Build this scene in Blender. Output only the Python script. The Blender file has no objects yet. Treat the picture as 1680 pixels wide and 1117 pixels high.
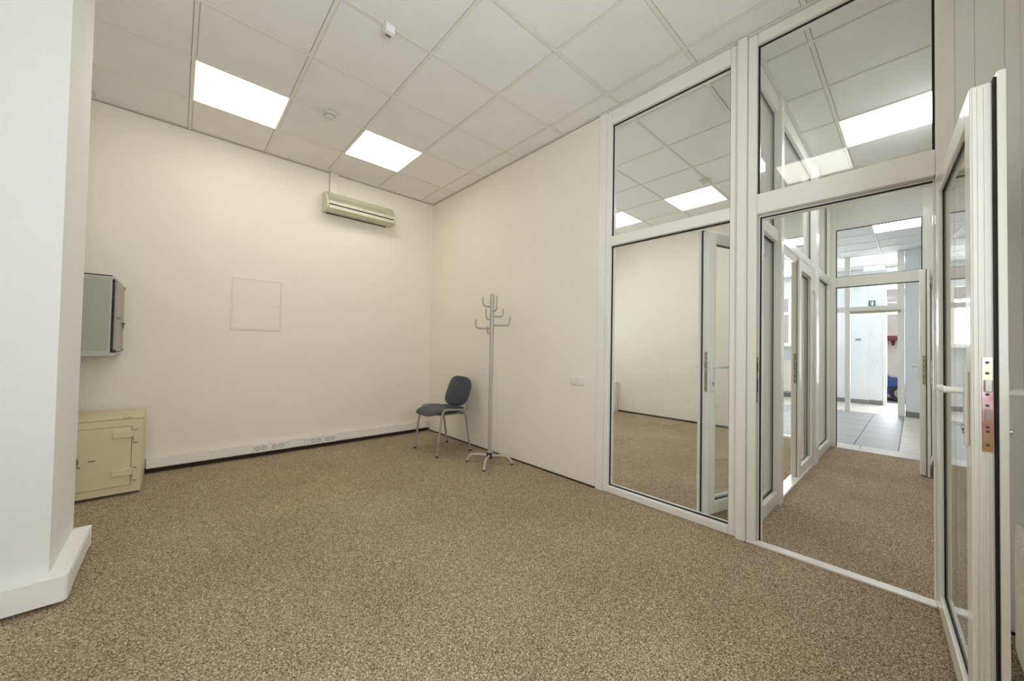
import bpy, bmesh, math, random
from mathutils import Vector, Matrix
random.seed(4)
sc = bpy.context.scene
COL = sc.collection
R = math.radians
H = 3.167                      # ceiling height
# ------------------------------------------------------------------ camera
cam = bpy.data.cameras.new('camera'); co = bpy.data.objects.new('camera', cam); COL.objects.link(co)
CP = Vector((-2.631, -4.590, 1.1685)); yaw, pit, rol = R(42.384), R(1.134), R(1.036)
F = Vector((math.cos(pit)*math.sin(yaw), math.cos(pit)*math.cos(yaw), math.sin(pit)))
Rt = Vector((math.cos(yaw), -math.sin(yaw), 0)); Up = Rt.cross(F)
R2 = Rt*math.cos(rol)+Up*math.sin(rol); U2 = -Rt*math.sin(rol)+Up*math.cos(rol)
M = Matrix((R2, U2, -F)).transposed().to_4x4(); M.translation = CP
co.matrix_world = M
cam.sensor_width = 36; cam.lens = 602.34/1680*36; cam.clip_start = 0.02; cam.clip_end = 200
sc.camera = co
# ------------------------------------------------------------------ world, light, exposure
sc.view_settings.view_transform = 'Standard'; sc.view_settings.look = 'None'
sc.view_settings.gamma = 1; sc.view_settings.use_curve_mapping = False
sc.view_settings.exposure = 0.0
w = bpy.data.worlds.new('sky'); sc.world = w; w.use_nodes = True
bg = w.node_tree.nodes['Background']; bg.inputs[0].default_value = (0.80, 0.88, 1.0, 1); bg.inputs[1].default_value = 1.6
try:
    sc.cycles.use_denoising = True
    sc.cycles.max_bounces = 12; sc.cycles.diffuse_bounces = 7; sc.cycles.transparent_max_bounces = 24
    sc.cycles.sample_clamp_indirect = 6
except Exception: pass
def area(name, loc, rot, sx, sy, power, color):
    l = bpy.data.lights.new(name, 'AREA'); l.shape = 'RECTANGLE'; l.size = sx; l.size_y = sy
    l.energy = power; l.color = color
    o = bpy.data.objects.new(name, l); COL.objects.link(o); o.location = loc; o.rotation_euler = rot
    return o
PANEL_E = 7.3
area('daylight_office_window', (-2.1, -5.25, 1.55), (R(100), 0, 0), 2.0, 1.6, 68, (0.86, 0.93, 1.0))
area('daylight_hall_window', (9.75, -2.2, 1.7), (R(90), 0, R(90)), 2.6, 1.4, 190, (0.88, 0.94, 1.0))
area('added_fill_next_room', (1.9, .42, 1.7), (R(-90), 0, 0), 2.4, 1.5, 42, (0.88, 0.94, 1.0))  # added fill lamp to brighten the next room; no window known there
area('daylight_street_door', (10.2, -4.6, 1.5), (R(90), 0, R(90)), 1.0, 2.2, 110, (0.88, 0.94, 1.0))
# ------------------------------------------------------------------ materials
MAT = {}
def new_mat(name):
    m = bpy.data.materials.new(name); m.use_nodes = True; MAT[name] = m
    return m, m.node_tree, m.node_tree.nodes['Principled BSDF']
def srgb(r, g, b):
    f = lambda c: (c/255/12.92) if c/255 <= .04045 else ((c/255+.055)/1.055)**2.4
    return (f(r), f(g), f(b), 1)
def plain(name, rgb, rough=.5, metal=0, bump=0, bscale=200, var=0.04, coat=0):
    m, t, b = new_mat(name)
    b.inputs['Roughness'].default_value = rough; b.inputs['Metallic'].default_value = metal
    if coat: b.inputs['Coat Weight'].default_value = coat; b.inputs['Coat Roughness'].default_value = .1
    N = t.nodes; L = t.links
    tc = N.new('ShaderNodeTexCoord'); n = N.new('ShaderNodeTexNoise'); n.inputs['Scale'].default_value = 3.5; n.inputs['Detail'].default_value = 4
    L.new(tc.outputs['Object'], n.inputs['Vector'])
    r = N.new('ShaderNodeValToRGB'); c = srgb(*rgb)
    r.color_ramp.elements[0].color = tuple(x*(1-var) for x in c[:3])+(1,)
    r.color_ramp.elements[1].color = tuple(min(1, x*(1+var)) for x in c[:3])+(1,)
    r.color_ramp.elements[0].position = .3; r.color_ramp.elements[1].position = .7
    L.new(n.outputs['Fac'], r.inputs['Fac']); L.new(r.outputs['Color'], b.inputs['Base Color'])
    if bump:
        n2 = N.new('ShaderNodeTexNoise'); n2.inputs['Scale'].default_value = bscale; n2.inputs['Detail'].default_value = 3
        bp = N.new('ShaderNodeBump'); bp.inputs['Strength'].default_value = bump; bp.inputs['Distance'].default_value = .002
        L.new(tc.outputs['Object'], n2.inputs['Vector']); L.new(n2.outputs['Fac'], bp.inputs['Height']); L.new(bp.outputs['Normal'], b.inputs['Normal'])
    return m
plain('wall_paint', (238, 232, 217), .85, bump=.35, bscale=140, var=.012)
plain('wall_cool', (236, 235, 231), .85, bump=.25, bscale=140, var=.012)
plain('wall_hall', (228, 230, 232), .85, var=.012)
plain('tile_white', (238, 236, 232), .9, bump=.5, bscale=400, var=.02)
plain('rail', (231, 227, 215), .5, var=.01)
plain('pvc', (240, 237, 229), .28, var=.01, coat=.3)
plain('pvc_white', (244, 243, 240), .35, var=.01)
plain('pvc_trunk', (226, 218, 206), .35, var=.015)
plain('black_rubber', (16, 15, 15), .6)
plain('skirt_dark', (52, 40, 30), .8)
plain('grey_metal', (158, 156, 148), .38, metal=.35)
plain('stand_metal', (182, 178, 166), .4, metal=.25)
plain('dark_plastic', (34, 38, 36), .45)
plain('navy_vinyl', (47, 55, 68), .42, bump=.3, bscale=260, var=.06)
plain('safe_paint', (217, 207, 170), .42, bump=.15, bscale=300, var=.02)
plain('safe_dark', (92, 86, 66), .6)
plain('steel', (170, 165, 155), .25, metal=1)
plain('cabinet_grey', (168, 168, 154), .5, var=.02)
plain('cabinet_light', (184, 183, 170), .5, var=.02)
plain('cabinet_door', (164, 156, 150), .45, var=.02)
plain('ac_plastic', (206, 203, 176), .45, var=.02)
plain('ac_grille', (178, 176, 150), .55, var=.03)
plain('white_plastic', (232, 230, 222), .35, var=.01)
plain('detector_plastic', (214, 214, 204), .4, var=.01)
plain('outlet_dark', (120, 116, 106), .5)
plain('radiator_paint', (236, 232, 218), .4, var=.01)
plain('tile_grey', (138, 138, 134), .5, bump=.1, bscale=60, var=.05)
plain('tile_beige', (196, 190, 178), .5, bump=.1, bscale=60, var=.03)
plain('grout', (96, 94, 90), .8)
plain('baseboard_grey', (126, 126, 124), .5)
plain('sticker_red', (214, 168, 156), .6)
plain('green_sign', (24, 84, 62), .5)
plain('car_blue', (44, 66, 118), .25, metal=.4, coat=.8)
plain('car_glass', (120, 140, 160), .1)
plain('tyre', (40, 38, 42), .8)
plain('facade', (214, 200, 186), .9, var=.05)
plain('facade_red', (110, 52, 58), .8)
plain('street', (120, 118, 116), .9, bump=.3, bscale=40)
plain('jamb_steel', (176, 168, 140), .35, metal=.6)
def lock_material():
    m, t, b = new_mat('lock_plate'); N = t.nodes; L = t.links
    b.inputs['Metallic'].default_value = .75; b.inputs['Roughness'].default_value = .3
    tc = N.new('ShaderNodeTexCoord'); n = N.new('ShaderNodeTexNoise'); n.inputs['Scale'].default_value = 9; n.inputs['Detail'].default_value = 2
    r = N.new('ShaderNodeValToRGB'); cr = r.color_ramp
    cols = [(.30, (190, 160, 90)), (.42, (196, 140, 136)), (.52, (228, 200, 208)), (.62, (205, 210, 176)), (.72, (208, 168, 178))]
    while len(cr.elements) < len(cols): cr.elements.new(.5)
    for e, (p, c) in zip(cr.elements, cols): e.position = p; e.color = srgb(*c)
    L.new(tc.outputs['Object'], n.inputs['Vector']); L.new(n.outputs['Fac'], r.inputs['Fac']); L.new(r.outputs['Color'], b.inputs['Base Color'])
lock_material()
def carpet_material():
    m, t, b = new_mat('carpet'); N = t.nodes; L = t.links
    b.inputs['Roughness'].default_value = 1.0; b.inputs['Specular IOR Level'].default_value = .1
    tc = N.new('ShaderNodeTexCoord')
    n = N.new('ShaderNodeTexNoise'); n.inputs['Scale'].default_value = 125; n.inputs['Detail'].default_value = 5; n.inputs['Roughness'].default_value = .75
    v = N.new('ShaderNodeTexVoronoi'); v.inputs['Scale'].default_value = 290
    big = N.new('ShaderNodeTexNoise'); big.inputs['Scale'].default_value = 1.6; big.inputs['Detail'].default_value = 5
    for x in (n, v, big): L.new(tc.outputs['Object'], x.inputs['Vector'])
    add = N.new('ShaderNodeMath'); add.operation = 'MULTIPLY_ADD'; add.inputs[1].default_value = .45
    sep = N.new('ShaderNodeSeparateColor'); L.new(v.outputs['Color'], sep.inputs[0])
    L.new(sep.outputs[0], add.inputs[0])
    sc2 = N.new('ShaderNodeMath'); sc2.operation = 'MULTIPLY'; sc2.inputs[1].default_value = .62
    L.new(n.outputs['Fac'], sc2.inputs[0]); L.new(sc2.outputs[0], add.inputs[2])
    r = N.new('ShaderNodeValToRGB'); cr = r.color_ramp
    cr.elements[0].position = .28; cr.elements[0].color = srgb(82, 68, 50)
    cr.elements[1].position = .80; cr.elements[1].color = srgb(248, 235, 211)
    e = cr.elements.new(.50); e.color = srgb(162, 142, 113)
    e = cr.elements.new(.64); e.color = srgb(191, 172, 143)
    L.new(add.outputs[0], r.inputs['Fac'])
    mx = N.new('ShaderNodeMix'); mx.data_type = 'RGBA'; mx.blend_type = 'MULTIPLY'; mx.inputs[0].default_value = 1
    r2 = N.new('ShaderNodeValToRGB'); r2.color_ramp.elements[0].position = .3; r2.color_ramp.elements[1].position = .7
    r2.color_ramp.elements[0].color = (.84, .825, .80, 1); r2.color_ramp.elements[1].color = (1.0, 1.0, 1.0, 1)
    L.new(big.outputs['Fac'], r2.inputs['Fac']); L.new(r.outputs['Color'], mx.inputs[6]); L.new(r2.outputs['Color'], mx.inputs[7])
    L.new(mx.outputs[2], b.inputs['Base Color'])
    bp = N.new('ShaderNodeBump'); bp.inputs['Strength'].default_value = .8; bp.inputs['Distance'].default_value = .004
    L.new(add.outputs[0], bp.inputs['Height']); L.new(bp.outputs['Normal'], b.inputs['Normal'])
carpet_material()
def glass_material(name, tint, r0):
    m = bpy.data.materials.new(name); m.use_nodes = True; MAT[name] = m
    t = m.node_tree; N = t.nodes; L = t.links; N.clear()
    out = N.new('ShaderNodeOutputMaterial'); mix = N.new('ShaderNodeMixShader')
    tr = N.new('ShaderNodeBsdfTransparent'); tr.inputs[0].default_value = tint
    gl = N.new('ShaderNodeBsdfGlossy'); gl.inputs['Roughness'].default_value = 0.0; gl.inputs['Color'].default_value = (1, 1, 1, 1)
    lw = N.new('ShaderNodeLayerWeight'); lw.inputs['Blend'].default_value = .5
    p = N.new('ShaderNodeMath'); p.operation = 'POWER'; p.inputs[1].default_value = 5
    ma = N.new('ShaderNodeMath'); ma.operation = 'MULTIPLY_ADD'; ma.inputs[1].default_value = 1-r0; ma.inputs[2].default_value = r0
    L.new(lw.outputs['Facing'], p.inputs[0]); L.new(p.outputs[0], ma.inputs[0]); L.new(ma.outputs[0], mix.inputs[0])
    L.new(tr.outputs[0], mix.inputs[1]); L.new(gl.outputs[0], mix.inputs[2]); L.new(mix.outputs[0], out.inputs[0])
glass_material('glass', (.975, .984, .984, 1), .036)
def emit(name, rgb, s):
    m, t, b = new_mat(name); b.inputs['Emission Color'].default_value = srgb(*rgb); b.inputs['Emission Strength'].default_value = s
    b.inputs['Base Color'].default_value = (.8, .8, .8, 1)
emit('light_panel', (255, 251, 242), PANEL_E)
emit('light_panel_cool', (240, 247, 255), 10.5)
# ------------------------------------------------------------------ mesh helpers
class MB:
    """collects shapes in world coordinates; build() links them as one mesh relative to its root"""
    def __init__(s): s.bm = bmesh.new()
    def box(s, x0, x1, y0, y1, z0, z1, bev=0, rot=None):
        r = bmesh.ops.create_cube(s.bm, size=1)
        vs = r['verts']
        sx, sy, sz = abs(x1-x0), abs(y1-y0), abs(z1-z0)
        c = Vector(((x0+x1)/2, (y0+y1)/2, (z0+z1)/2))
        for v in vs:
            p = Vector((v.co.x*sx, v.co.y*sy, v.co.z*sz))
            if rot is not None: p = rot @ p
            v.co = p+c
        if bev:
            es = set(e for v in vs for e in v.link_edges)
            bmesh.ops.bevel(s.bm, geom=list(es), offset=min(bev, min(sx, sy, sz)*.45), segments=2, affect='EDGES', profile=.6)
        return s
    def prism(s, pts, axis, a, b):
        """pts 2-D outline; axis = 'x','y','z' extruded from a to b"""
        def P(p, t):
            return {'x': (t, p[0], p[1]), 'y': (p[0], t, p[1]), 'z': (p[0], p[1], t)}[axis]
        A = [s.bm.verts.new(P(p, a)) for p in pts]; B = [s.bm.verts.new(P(p, b)) for p in pts]
        n = len(pts)
        s.bm.faces.new(A); s.bm.faces.new(B[::-1])
        for i in range(n): s.bm.faces.new((A[i], B[i], B[(i+1) % n], A[(i+1) % n]))
        return s
    def cyl(s, p0, p1, r, r1=None, n=16):
        p0, p1 = Vector(p0), Vector(p1); d = p1-p0
        q = d.to_track_quat('Z', 'Y').to_matrix().to_4x4(); q.translation = (p0+p1)/2
        bmesh.ops.create_cone(s.bm, cap_ends=True, segments=n, radius1=r, radius2=r if r1 is None else r1, depth=d.length, matrix=q)
        return s
    def tube(s, pts, r, n=12, closed=False):
        pts = [Vector(p) for p in pts]
        rings = []; m = len(pts)
        up = Vector((0, 0, 1)); prev = None
        for i, p in enumerate(pts):
            t = (pts[min(i+1, m-1)]-pts[max(i-1, 0)]).normalized()
            if prev is None:
                a = up if abs(t.dot(up)) < .9 else Vector((1, 0, 0))
                u = (a-t*a.dot(t)).normalized()
            else: u = (prev-t*prev.dot(t)).normalized()
            prev = u; v = t.cross(u)
            rings.append([s.bm.verts.new(p+(u*math.cos(2*math.pi*k/n)+v*math.sin(2*math.pi*k/n))*r) for k in range(n)])
        for a, b in zip(rings, rings[1:]):
            for k in range(n): s.bm.faces.new((a[k], a[(k+1) % n], b[(k+1) % n], b[k]))
        s.bm.faces.new(rings[0][::-1]); s.bm.faces.new(rings[-1])
        return s
    def lathe(s, prof, c, n=28):
        rings = []
        for r, z in prof:
            rings.append([s.bm.verts.new((c[0]+r*math.cos(2*math.pi*k/n), c[1]+r*math.sin(2*math.pi*k/n), c[2]+z)) for k in range(n)])
        for a, b in zip(rings, rings[1:]):
            for k in range(n): s.bm.faces.new((a[k], a[(k+1) % n], b[(k+1) % n], b[k]))
        s.bm.faces.new(rings[0][::-1]); s.bm.faces.new(rings[-1])
        return s
    def build(s, name, mat, parent=None, smooth=False, kind=None, origin=None):
        bm = s.bm
        bmesh.ops.recalc_face_normals(bm, faces=bm.faces[:])
        o0 = Vector(origin) if origin is not None else Vector((0, 0, 0))
        if parent is not None: o0 = parent_loc(parent)
        if origin is not None or parent is not None:
            for v in bm.verts: v.co -= o0
        me = bpy.data.meshes.new(name); bm.to_mesh(me); bm.free()
        me.materials.append(MAT[mat])
        if smooth:
            me.polygons.foreach_set('use_smooth', [True]*len(me.polygons))
            try: me.set_sharp_from_angle(angle=R(35))
            except Exception: pass
        o = bpy.data.objects.new(name, me); COL.objects.link(o)
        if parent is not None: o.parent = parent
        else: o.location = o0
        if kind: o['kind'] = kind
        return o
def parent_loc(p):
    v = Vector((0, 0, 0))
    while p is not None: v += p.location; p = p.parent
    return v
def tag(o, label=None, cat=None, group=None, kind=None):
    if label: o['label'] = label
    if cat: o['category'] = cat
    if group: o['group'] = group
    if kind: o['kind'] = kind
    return o
def empty(name, loc, rz=0, parent=None):
    o = bpy.data.objects.new(name, None); o.empty_display_size = .1; COL.objects.link(o); o.location = loc; o.rotation_euler = (0, 0, rz)
    if parent is not None: o.parent = parent
    return o
def bx(name, mat, x0, x1, y0, y1, z0, z1, parent=None, bev=0, kind=None, label=None):
    o = MB().box(x0, x1, y0, y1, z0, z1, bev).build(name, mat, parent, kind=kind)
    if label: o['label'] = label
    return o
def S(o, label=None):
    o['kind'] = 'structure'
    if label: o['label'] = label
    return o
def arc(p0, c, p1, n=7):
    """quadratic bend from p0 via corner c to p1"""
    p0, c, p1 = Vector(p0), Vector(c), Vector(p1)
    return [p0*(1-t)**2+c*2*t*(1-t)+p1*t*t for t in [i/n for i in range(n+1)]]

# ================================================================== SETTING
floor = S(bx('floor', 'carpet', -3.6, 3.60, -4.9, 0.0, -.05, 0), 'brown and beige speckled loop pile carpet')
XL = -3.6; YF = -4.9
S(bx('wall_back', 'wall_paint', XL-.1, .1, 0, .1, 0, H+.1), 'cream painted back wall')
wr = S(bx('wall_right', 'wall_paint', 0, .1, -2.775, 0, 0, H+.1), 'cream painted wall behind the coat stand')
S(bx('wall_left', 'wall_cool', XL-.1, XL, YF-.1, 0, 0, H+.1))
pil = S(bx('pillar', 'wall_cool', XL, -3.025, -1.985, -1.46, 0, H+.02), 'white square pillar at the left')
# window wall behind the camera, with its window
wf = S(MB().box(XL-.1, -2.95, YF-.12, YF, 0, H+.1).box(-1.15, .1, YF-.12, YF, 0, H+.1).box(-2.95, -1.15, YF-.12, YF, 0, .95).box(-2.95, -1.15, YF-.12, YF, 2.55, H+.1).build('wall_front', 'wall_cool'))
win = S(MB().box(-2.95, -1.15, YF-.09, YF-.03, .95, 1.02).box(-2.95, -1.15, YF-.09, YF-.03, 2.48, 2.55).box(-2.95, -2.88, YF-.09, YF-.03, 1.02, 2.48).box(-1.22, -1.15, YF-.09, YF-.03, 1.02, 2.48).box(-2.09, -2.01, YF-.09, YF-.03, 1.02, 2.48).build('window_1', 'pvc'))
bx('window_pane', 'glass', -2.88, -2.09, YF-.064, YF-.060, 1.02, 2.48, win)
bx('window_pane', 'glass', -2.01, -1.22, YF-.064, YF-.060, 1.02, 2.48, win)
# skirting: dark recessed strips; the back one also stands in for shade
S(bx('baseboard_back', 'skirt_dark', -3.55, -.006, -.012, 0, 0, .046))  # dark skirting, its height also taking in the shadow under the trunking
S(bx('baseboard_right', 'skirt_dark', -.006, 0, -2.775, -.02, 0, .014))
# right-hand end of the glazed wall: smooth panels between door frame and corner
wp = S(MB().box(0.01, .1, YF, -4.72, 0, H+.1).build('wall_right_panel', 'wall_cool'))
for ya, yb in ((-4.7775, -4.7215), (-4.8585, -4.7785), (YF+.0005, -4.8595)):
    bx('wall_panel', 'wall_cool', 0, .01, ya, yb, .012, H-.002, wp)
bx('skirting_strip', 'skirt_dark', -.004, .0, YF+.002, -4.722, 0, .012, wp)

# ------------------------------------------------------------------ ceilings with tiles and rails
def ceiling(x0, x1, y0, y1, ox, oy, holes, tile='tile_white', label=None):
    """x0<x1, y0<y1, grid lines at ox+.6k, oy+.6k; holes = cells (xc,yc) taken by lights"""
    sl = S(bx('ceiling', 'tile_white', x0, x1, y0, y1, H+.06, H+.09), label)
    xs = [x0]+[ox+.6*k for k in range(-30, 30) if x0+.04 < ox+.6*k < x1-.04]+[x1]
    ys = [y0]+[oy+.6*k for k in range(-30, 30) if y0+.04 < oy+.6*k < y1-.04]+[y1]
    cache = {}
    g = .012
    for i in range(len(xs)-1):
        for j in range(len(ys)-1):
            xa, xb, ya, yb = xs[i], xs[i+1], ys[j], ys[j+1]
            cx, cy = (xa+xb)/2, (ya+yb)/2
            if any(abs(cx-hx) < .15 and abs(cy-hy) < .15 for hx, hy in holes): continue
            k = (round(xb-xa, 3), round(yb-ya, 3))
            if k not in cache:
                w2, d2 = (xb-xa)/2-g, (yb-ya)/2-g
                m = MB(); m.box(-w2-.010, w2+.010, -d2-.010, d2+.010, .018, .026); m.box(-w2+.003, w2-.003, -d2+.003, d2-.003, .0055, .018)
                bmesh.ops.recalc_face_normals(m.bm, faces=m.bm.faces[:])
                me = bpy.data.meshes.new('ceiling_tile'); m.bm.to_mesh(me); m.bm.free(); me.materials.append(MAT[tile]); cache[k] = me
            o = bpy.data.objects.new('ceiling_tile', cache[k]); COL.objects.link(o); o.parent = sl
            o.location = (cx, cy, H)
    for x in xs[1:-1]: bx('ceiling_rail', 'rail', x-.012, x+.012, y0, y1, H, H+.03, sl)
    for y in ys[1:-1]: bx('ceiling_rail', 'rail', x0, x1, y-.0118, y+.0118, H+.0008, H+.028, sl)
    m = MB(); m.box(x0, x1, y0, y0+.018, H-.001, H+.002).box(x0, x1, y1-.018, y1, H-.001, H+.002).box(x0, x0+.018, y0+.018, y1-.018, H-.001, H+.002).box(x1-.018, x1, y0+.018, y1-.018, H-.001, H+.002)
    m.build('edge_trim', 'rail', sl)
    return sl
AX, BY = -.195, -.567
LIGHTS = [(-2.295, -.867, 'square lit ceiling panel nearer the pillar, left of the smoke detector', 'o'),
          (-1.095, -.867, 'square lit ceiling panel above the air conditioner', 'o'),
          (-2.295, -3.867, 'square lit ceiling panel above the viewer, mirrored in the transom glass', 'o'),
          ]
NL = [(2.375, -1.45, 'square lit panel in the next room, cut by the frame of the tall glass pane'), (2.375, -2.65, 'square lit panel in the next room, whole in the upper tall pane')]
CL = [(1.83, -4.447, 'large lit panel over the corridor, seen through the transom above the doorway')]
HL = [(5.55, -4.447, 'lit panel of the tiled hall behind the far transom'), (8.55, -2.35, 'lit panel near the hall windows'), (8.55, -4.447, 'lit panel before the street door'), (5.55, -1.45, 'lit panel in the left half of the tiled hall')]
ceiling(XL, 0.0, YF, 0.0, AX, BY, [(a, b) for a, b, *_ in LIGHTS], label='suspended ceiling of square mineral tiles')
bx('painted_shadow_line', 'safe_dark', XL, -.004, -.0035, -.0005, H-.0045, H-.0012, bpy.data.objects['ceiling'])  # dark strips painting in the shadow line where walls meet the ceiling
bx('painted_shadow_line', 'safe_dark', -.0035, -.0005, -2.775, -.004, H-.0045, H-.0012, bpy.data.objects['ceiling'])
ceiling(.10, 3.60, -3.80, 0.0, .275, -2.95, [(a, b) for a, b, _ in NL], label='suspended ceiling of the next room')
ceiling(.10, 3.48, -4.747, -3.88, .33, -4.147, [(a, b) for a, b, _ in CL], label='suspended ceiling of the corridor')
ceiling(3.60, 9.4, -6.0, .0, 4.05, -4.147, [(a, b) for a, b, _ in HL], label='suspended ceiling of the tiled hall')
proto = None
for grp, lst in (('ceiling light panels of the office', LIGHTS), ('ceiling light panels of the next room', NL), ('ceiling light of the corridor', CL), ('ceiling light panels of the hall', HL)):
    for it in lst:
        x, y, lab = it[:3]
        if proto is None:
            r = empty('ceiling_light', (x, y, H)); proto = r
            MB().box(x-.288, x+.288, y-.288, y+.288, H+.008, H+.05).build('housing', 'rail', r)
            bx('diffuser', 'light_panel', x-.282, x+.282, y-.282, y+.282, H+.003, H+.0078, r)
        else:
            r = proto.copy(); COL.objects.link(r); r.location = (x, y, H)
            for ch in proto.children:
                c = ch.copy(); COL.objects.link(c); c.parent = r
                if ch.name.startswith('diffuser') and lst in (CL, HL):
                    c.data = ch.data.copy(); c.data.materials[0] = MAT['light_panel_cool']
        tag(r, lab, 'ceiling light', grp)

S(MB().box(0, .1, YF, 0, H+.0005, H+.1).box(.1, 3.5, -3.88, -3.80, H+.0005, H+.1).box(3.48, 3.62, -4.75, 0, H+.0005, H+.1).box(.1, 3.5, -4.86, -4.747, H+.0005, H+.1).build('light_leak_block', 'wall_cool'))  # unseen blocks added above the partitions to stop sky light leaking in
# ------------------------------------------------------------------ glazed partition between office and corridor (plane x = 0 .. 0.09)
GX = .05
def ring(m, ax, a0, a1, z0, z1, wdt, t0, t1):
    """rectangular ring in plane; ax='x': plane x, a = y;  ax='y': plane y, a = x"""
    def b(p0, p1, q0, q1):
        if ax == 'x': m.box(t0, t1, p0, p1, q0, q1)
        else: m.box(p0, p1, t0, t1, q0, q1)
    b(a0, a1, z0, z0+wdt); b(a0, a1, z1-wdt, z1); b(a0, a0+wdt, z0+wdt, z1-wdt); b(a1-wdt, a1, z0+wdt, z1-wdt)
    return m
part = empty('wall_glazed', (0, -3.8, 0)); S(part, 'white plastic framed glass partition with a doorway')
bx('post', 'pvc', -.004, .10, -2.842, -2.777, 0, H, part, .004)
bx('frame_stile', 'pvc', .006, .094, -2.888, -2.843, 0, H-.002, part, .006)
bx('frame_stile', 'pvc', .006, .094, -3.829, -3.782, 0, H-.002, part, .006)
bx('mullion', 'pvc', -.022, .112, -3.882, -3.830, 0, H-.001, part, .006)
bx('bottom_rail', 'pvc', .006, .094, -3.782, -2.888, 0, .052, part, .006)
bx('transom', 'pvc', .006, .094, -3.782, -2.888, 2.028, 2.108, part, .006)
bx('top_rail', 'pvc', .006, .094, -3.782, -2.888, 3.055, H-.002, part, .006)
bx('frame_stile', 'pvc', .006, .094, -3.932, -3.883, .012, H-.002, part, .006)
bx('frame_stile', 'pvc', .006, .094, -4.722, -4.660, 0, H-.002, part, .006)
bx('transom', 'pvc', .006, .094, -4.660, -3.932, 2.025, 2.150, part, .006)
bx('top_rail', 'pvc', .006, .094, -4.660, -3.932, 3.100, H-.002, part, .006)
bx('threshold', 'pvc', -.012, .050, -4.660, -3.884, 0, .012, part, .003)
# rebate strips round the doorway and their black seal
m = MB(); m.box(.052, .092, -3.952, -3.933, .012, 2.024).box(.052, .092, -4.659, -4.652, .012, 2.024).box(.052, .092, -4.652, -3.952, 2.000, 2.024); m.build('door_stop', 'pvc', part)
m = MB(); m.box(.046, .0518, -3.950, -3.942, .012, 2.012).box(.046, .0518, -4.652, -3.950, 2.004, 2.012); m.build('door_seal', 'black_rubber', part)
for (a0, a1, z0, z1) in ((-3.782, -2.888, .052, 2.028), (-3.782, -2.888, 2.108, 3.055), (-4.660, -3.932, 2.150, 3.100)):
    g = bx('glass_pane', 'glass', GX-.006, GX+.006, a0+.006, a1-.006, z0+.006, z1-.006, part)
    ring(MB(), 'x', a0, a1, z0, z1, .009, GX-.014, GX-.0062).build('glazing_seal', 'black_rubber', g)
sp = bx('strike_plate', 'jamb_steel', .020, .044, -3.9345, -3.9322, .86, 1.14, part, label='steel strike plate in the door jamb')
m = MB(); m.box(.026, .038, -3.9362, -3.9346, 1.05, 1.10).box(.026, .038, -3.9362, -3.9346, .92, 1.0); m.build('strike_slot', 'black_rubber', sp)
# ------------------------------------------------------------------ leaf builder (local: x from hinge to tip, y thickness)
def handle(parent, x, z, side, y, plate_h=.22, name='door_handle'):
    """lever handle on a long plate; side=-1 or +1 = local y direction; lever points towards hinge (-x)"""
    h = MB().box(x-.015, x+.015, min(y, y+side*.010), max(y, y+side*.010), z-.14, z+.09, .004).build('handle_plate', 'white_plastic', None)
    h.parent = parent; h.name = name
    m = MB(); yy = y+side*.05
    m.cyl((x, y+side*.008, z+.03), (x, y+side*.052, z+.03), .010)
    m.tube(arc((x, y+side*.035, z+.03), (x, yy+side*.006, z+.03), (x-.025, yy, z+.03), 5)+[Vector((x-.06, yy, z+.031)), Vector((x-.105, yy-side*.002, z+.029)), Vector((x-.122, yy-side*.006, z+.027))], .0105, 12)
    l = m.build('lever', 'white_plastic', None, smooth=True); l.parent = h
    m = MB(); m.cyl((x, y+side*.009, z-.085), (x, y+side*.014, z-.085), .009).box(x-.003, x+.003, min(y+side*.009, y+side*.013), max(y+side*.009, y+side*.013), z-.105, z-.085)
    k = m.build('key_cylinder', 'steel', None); k.parent = h
    return h
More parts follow.
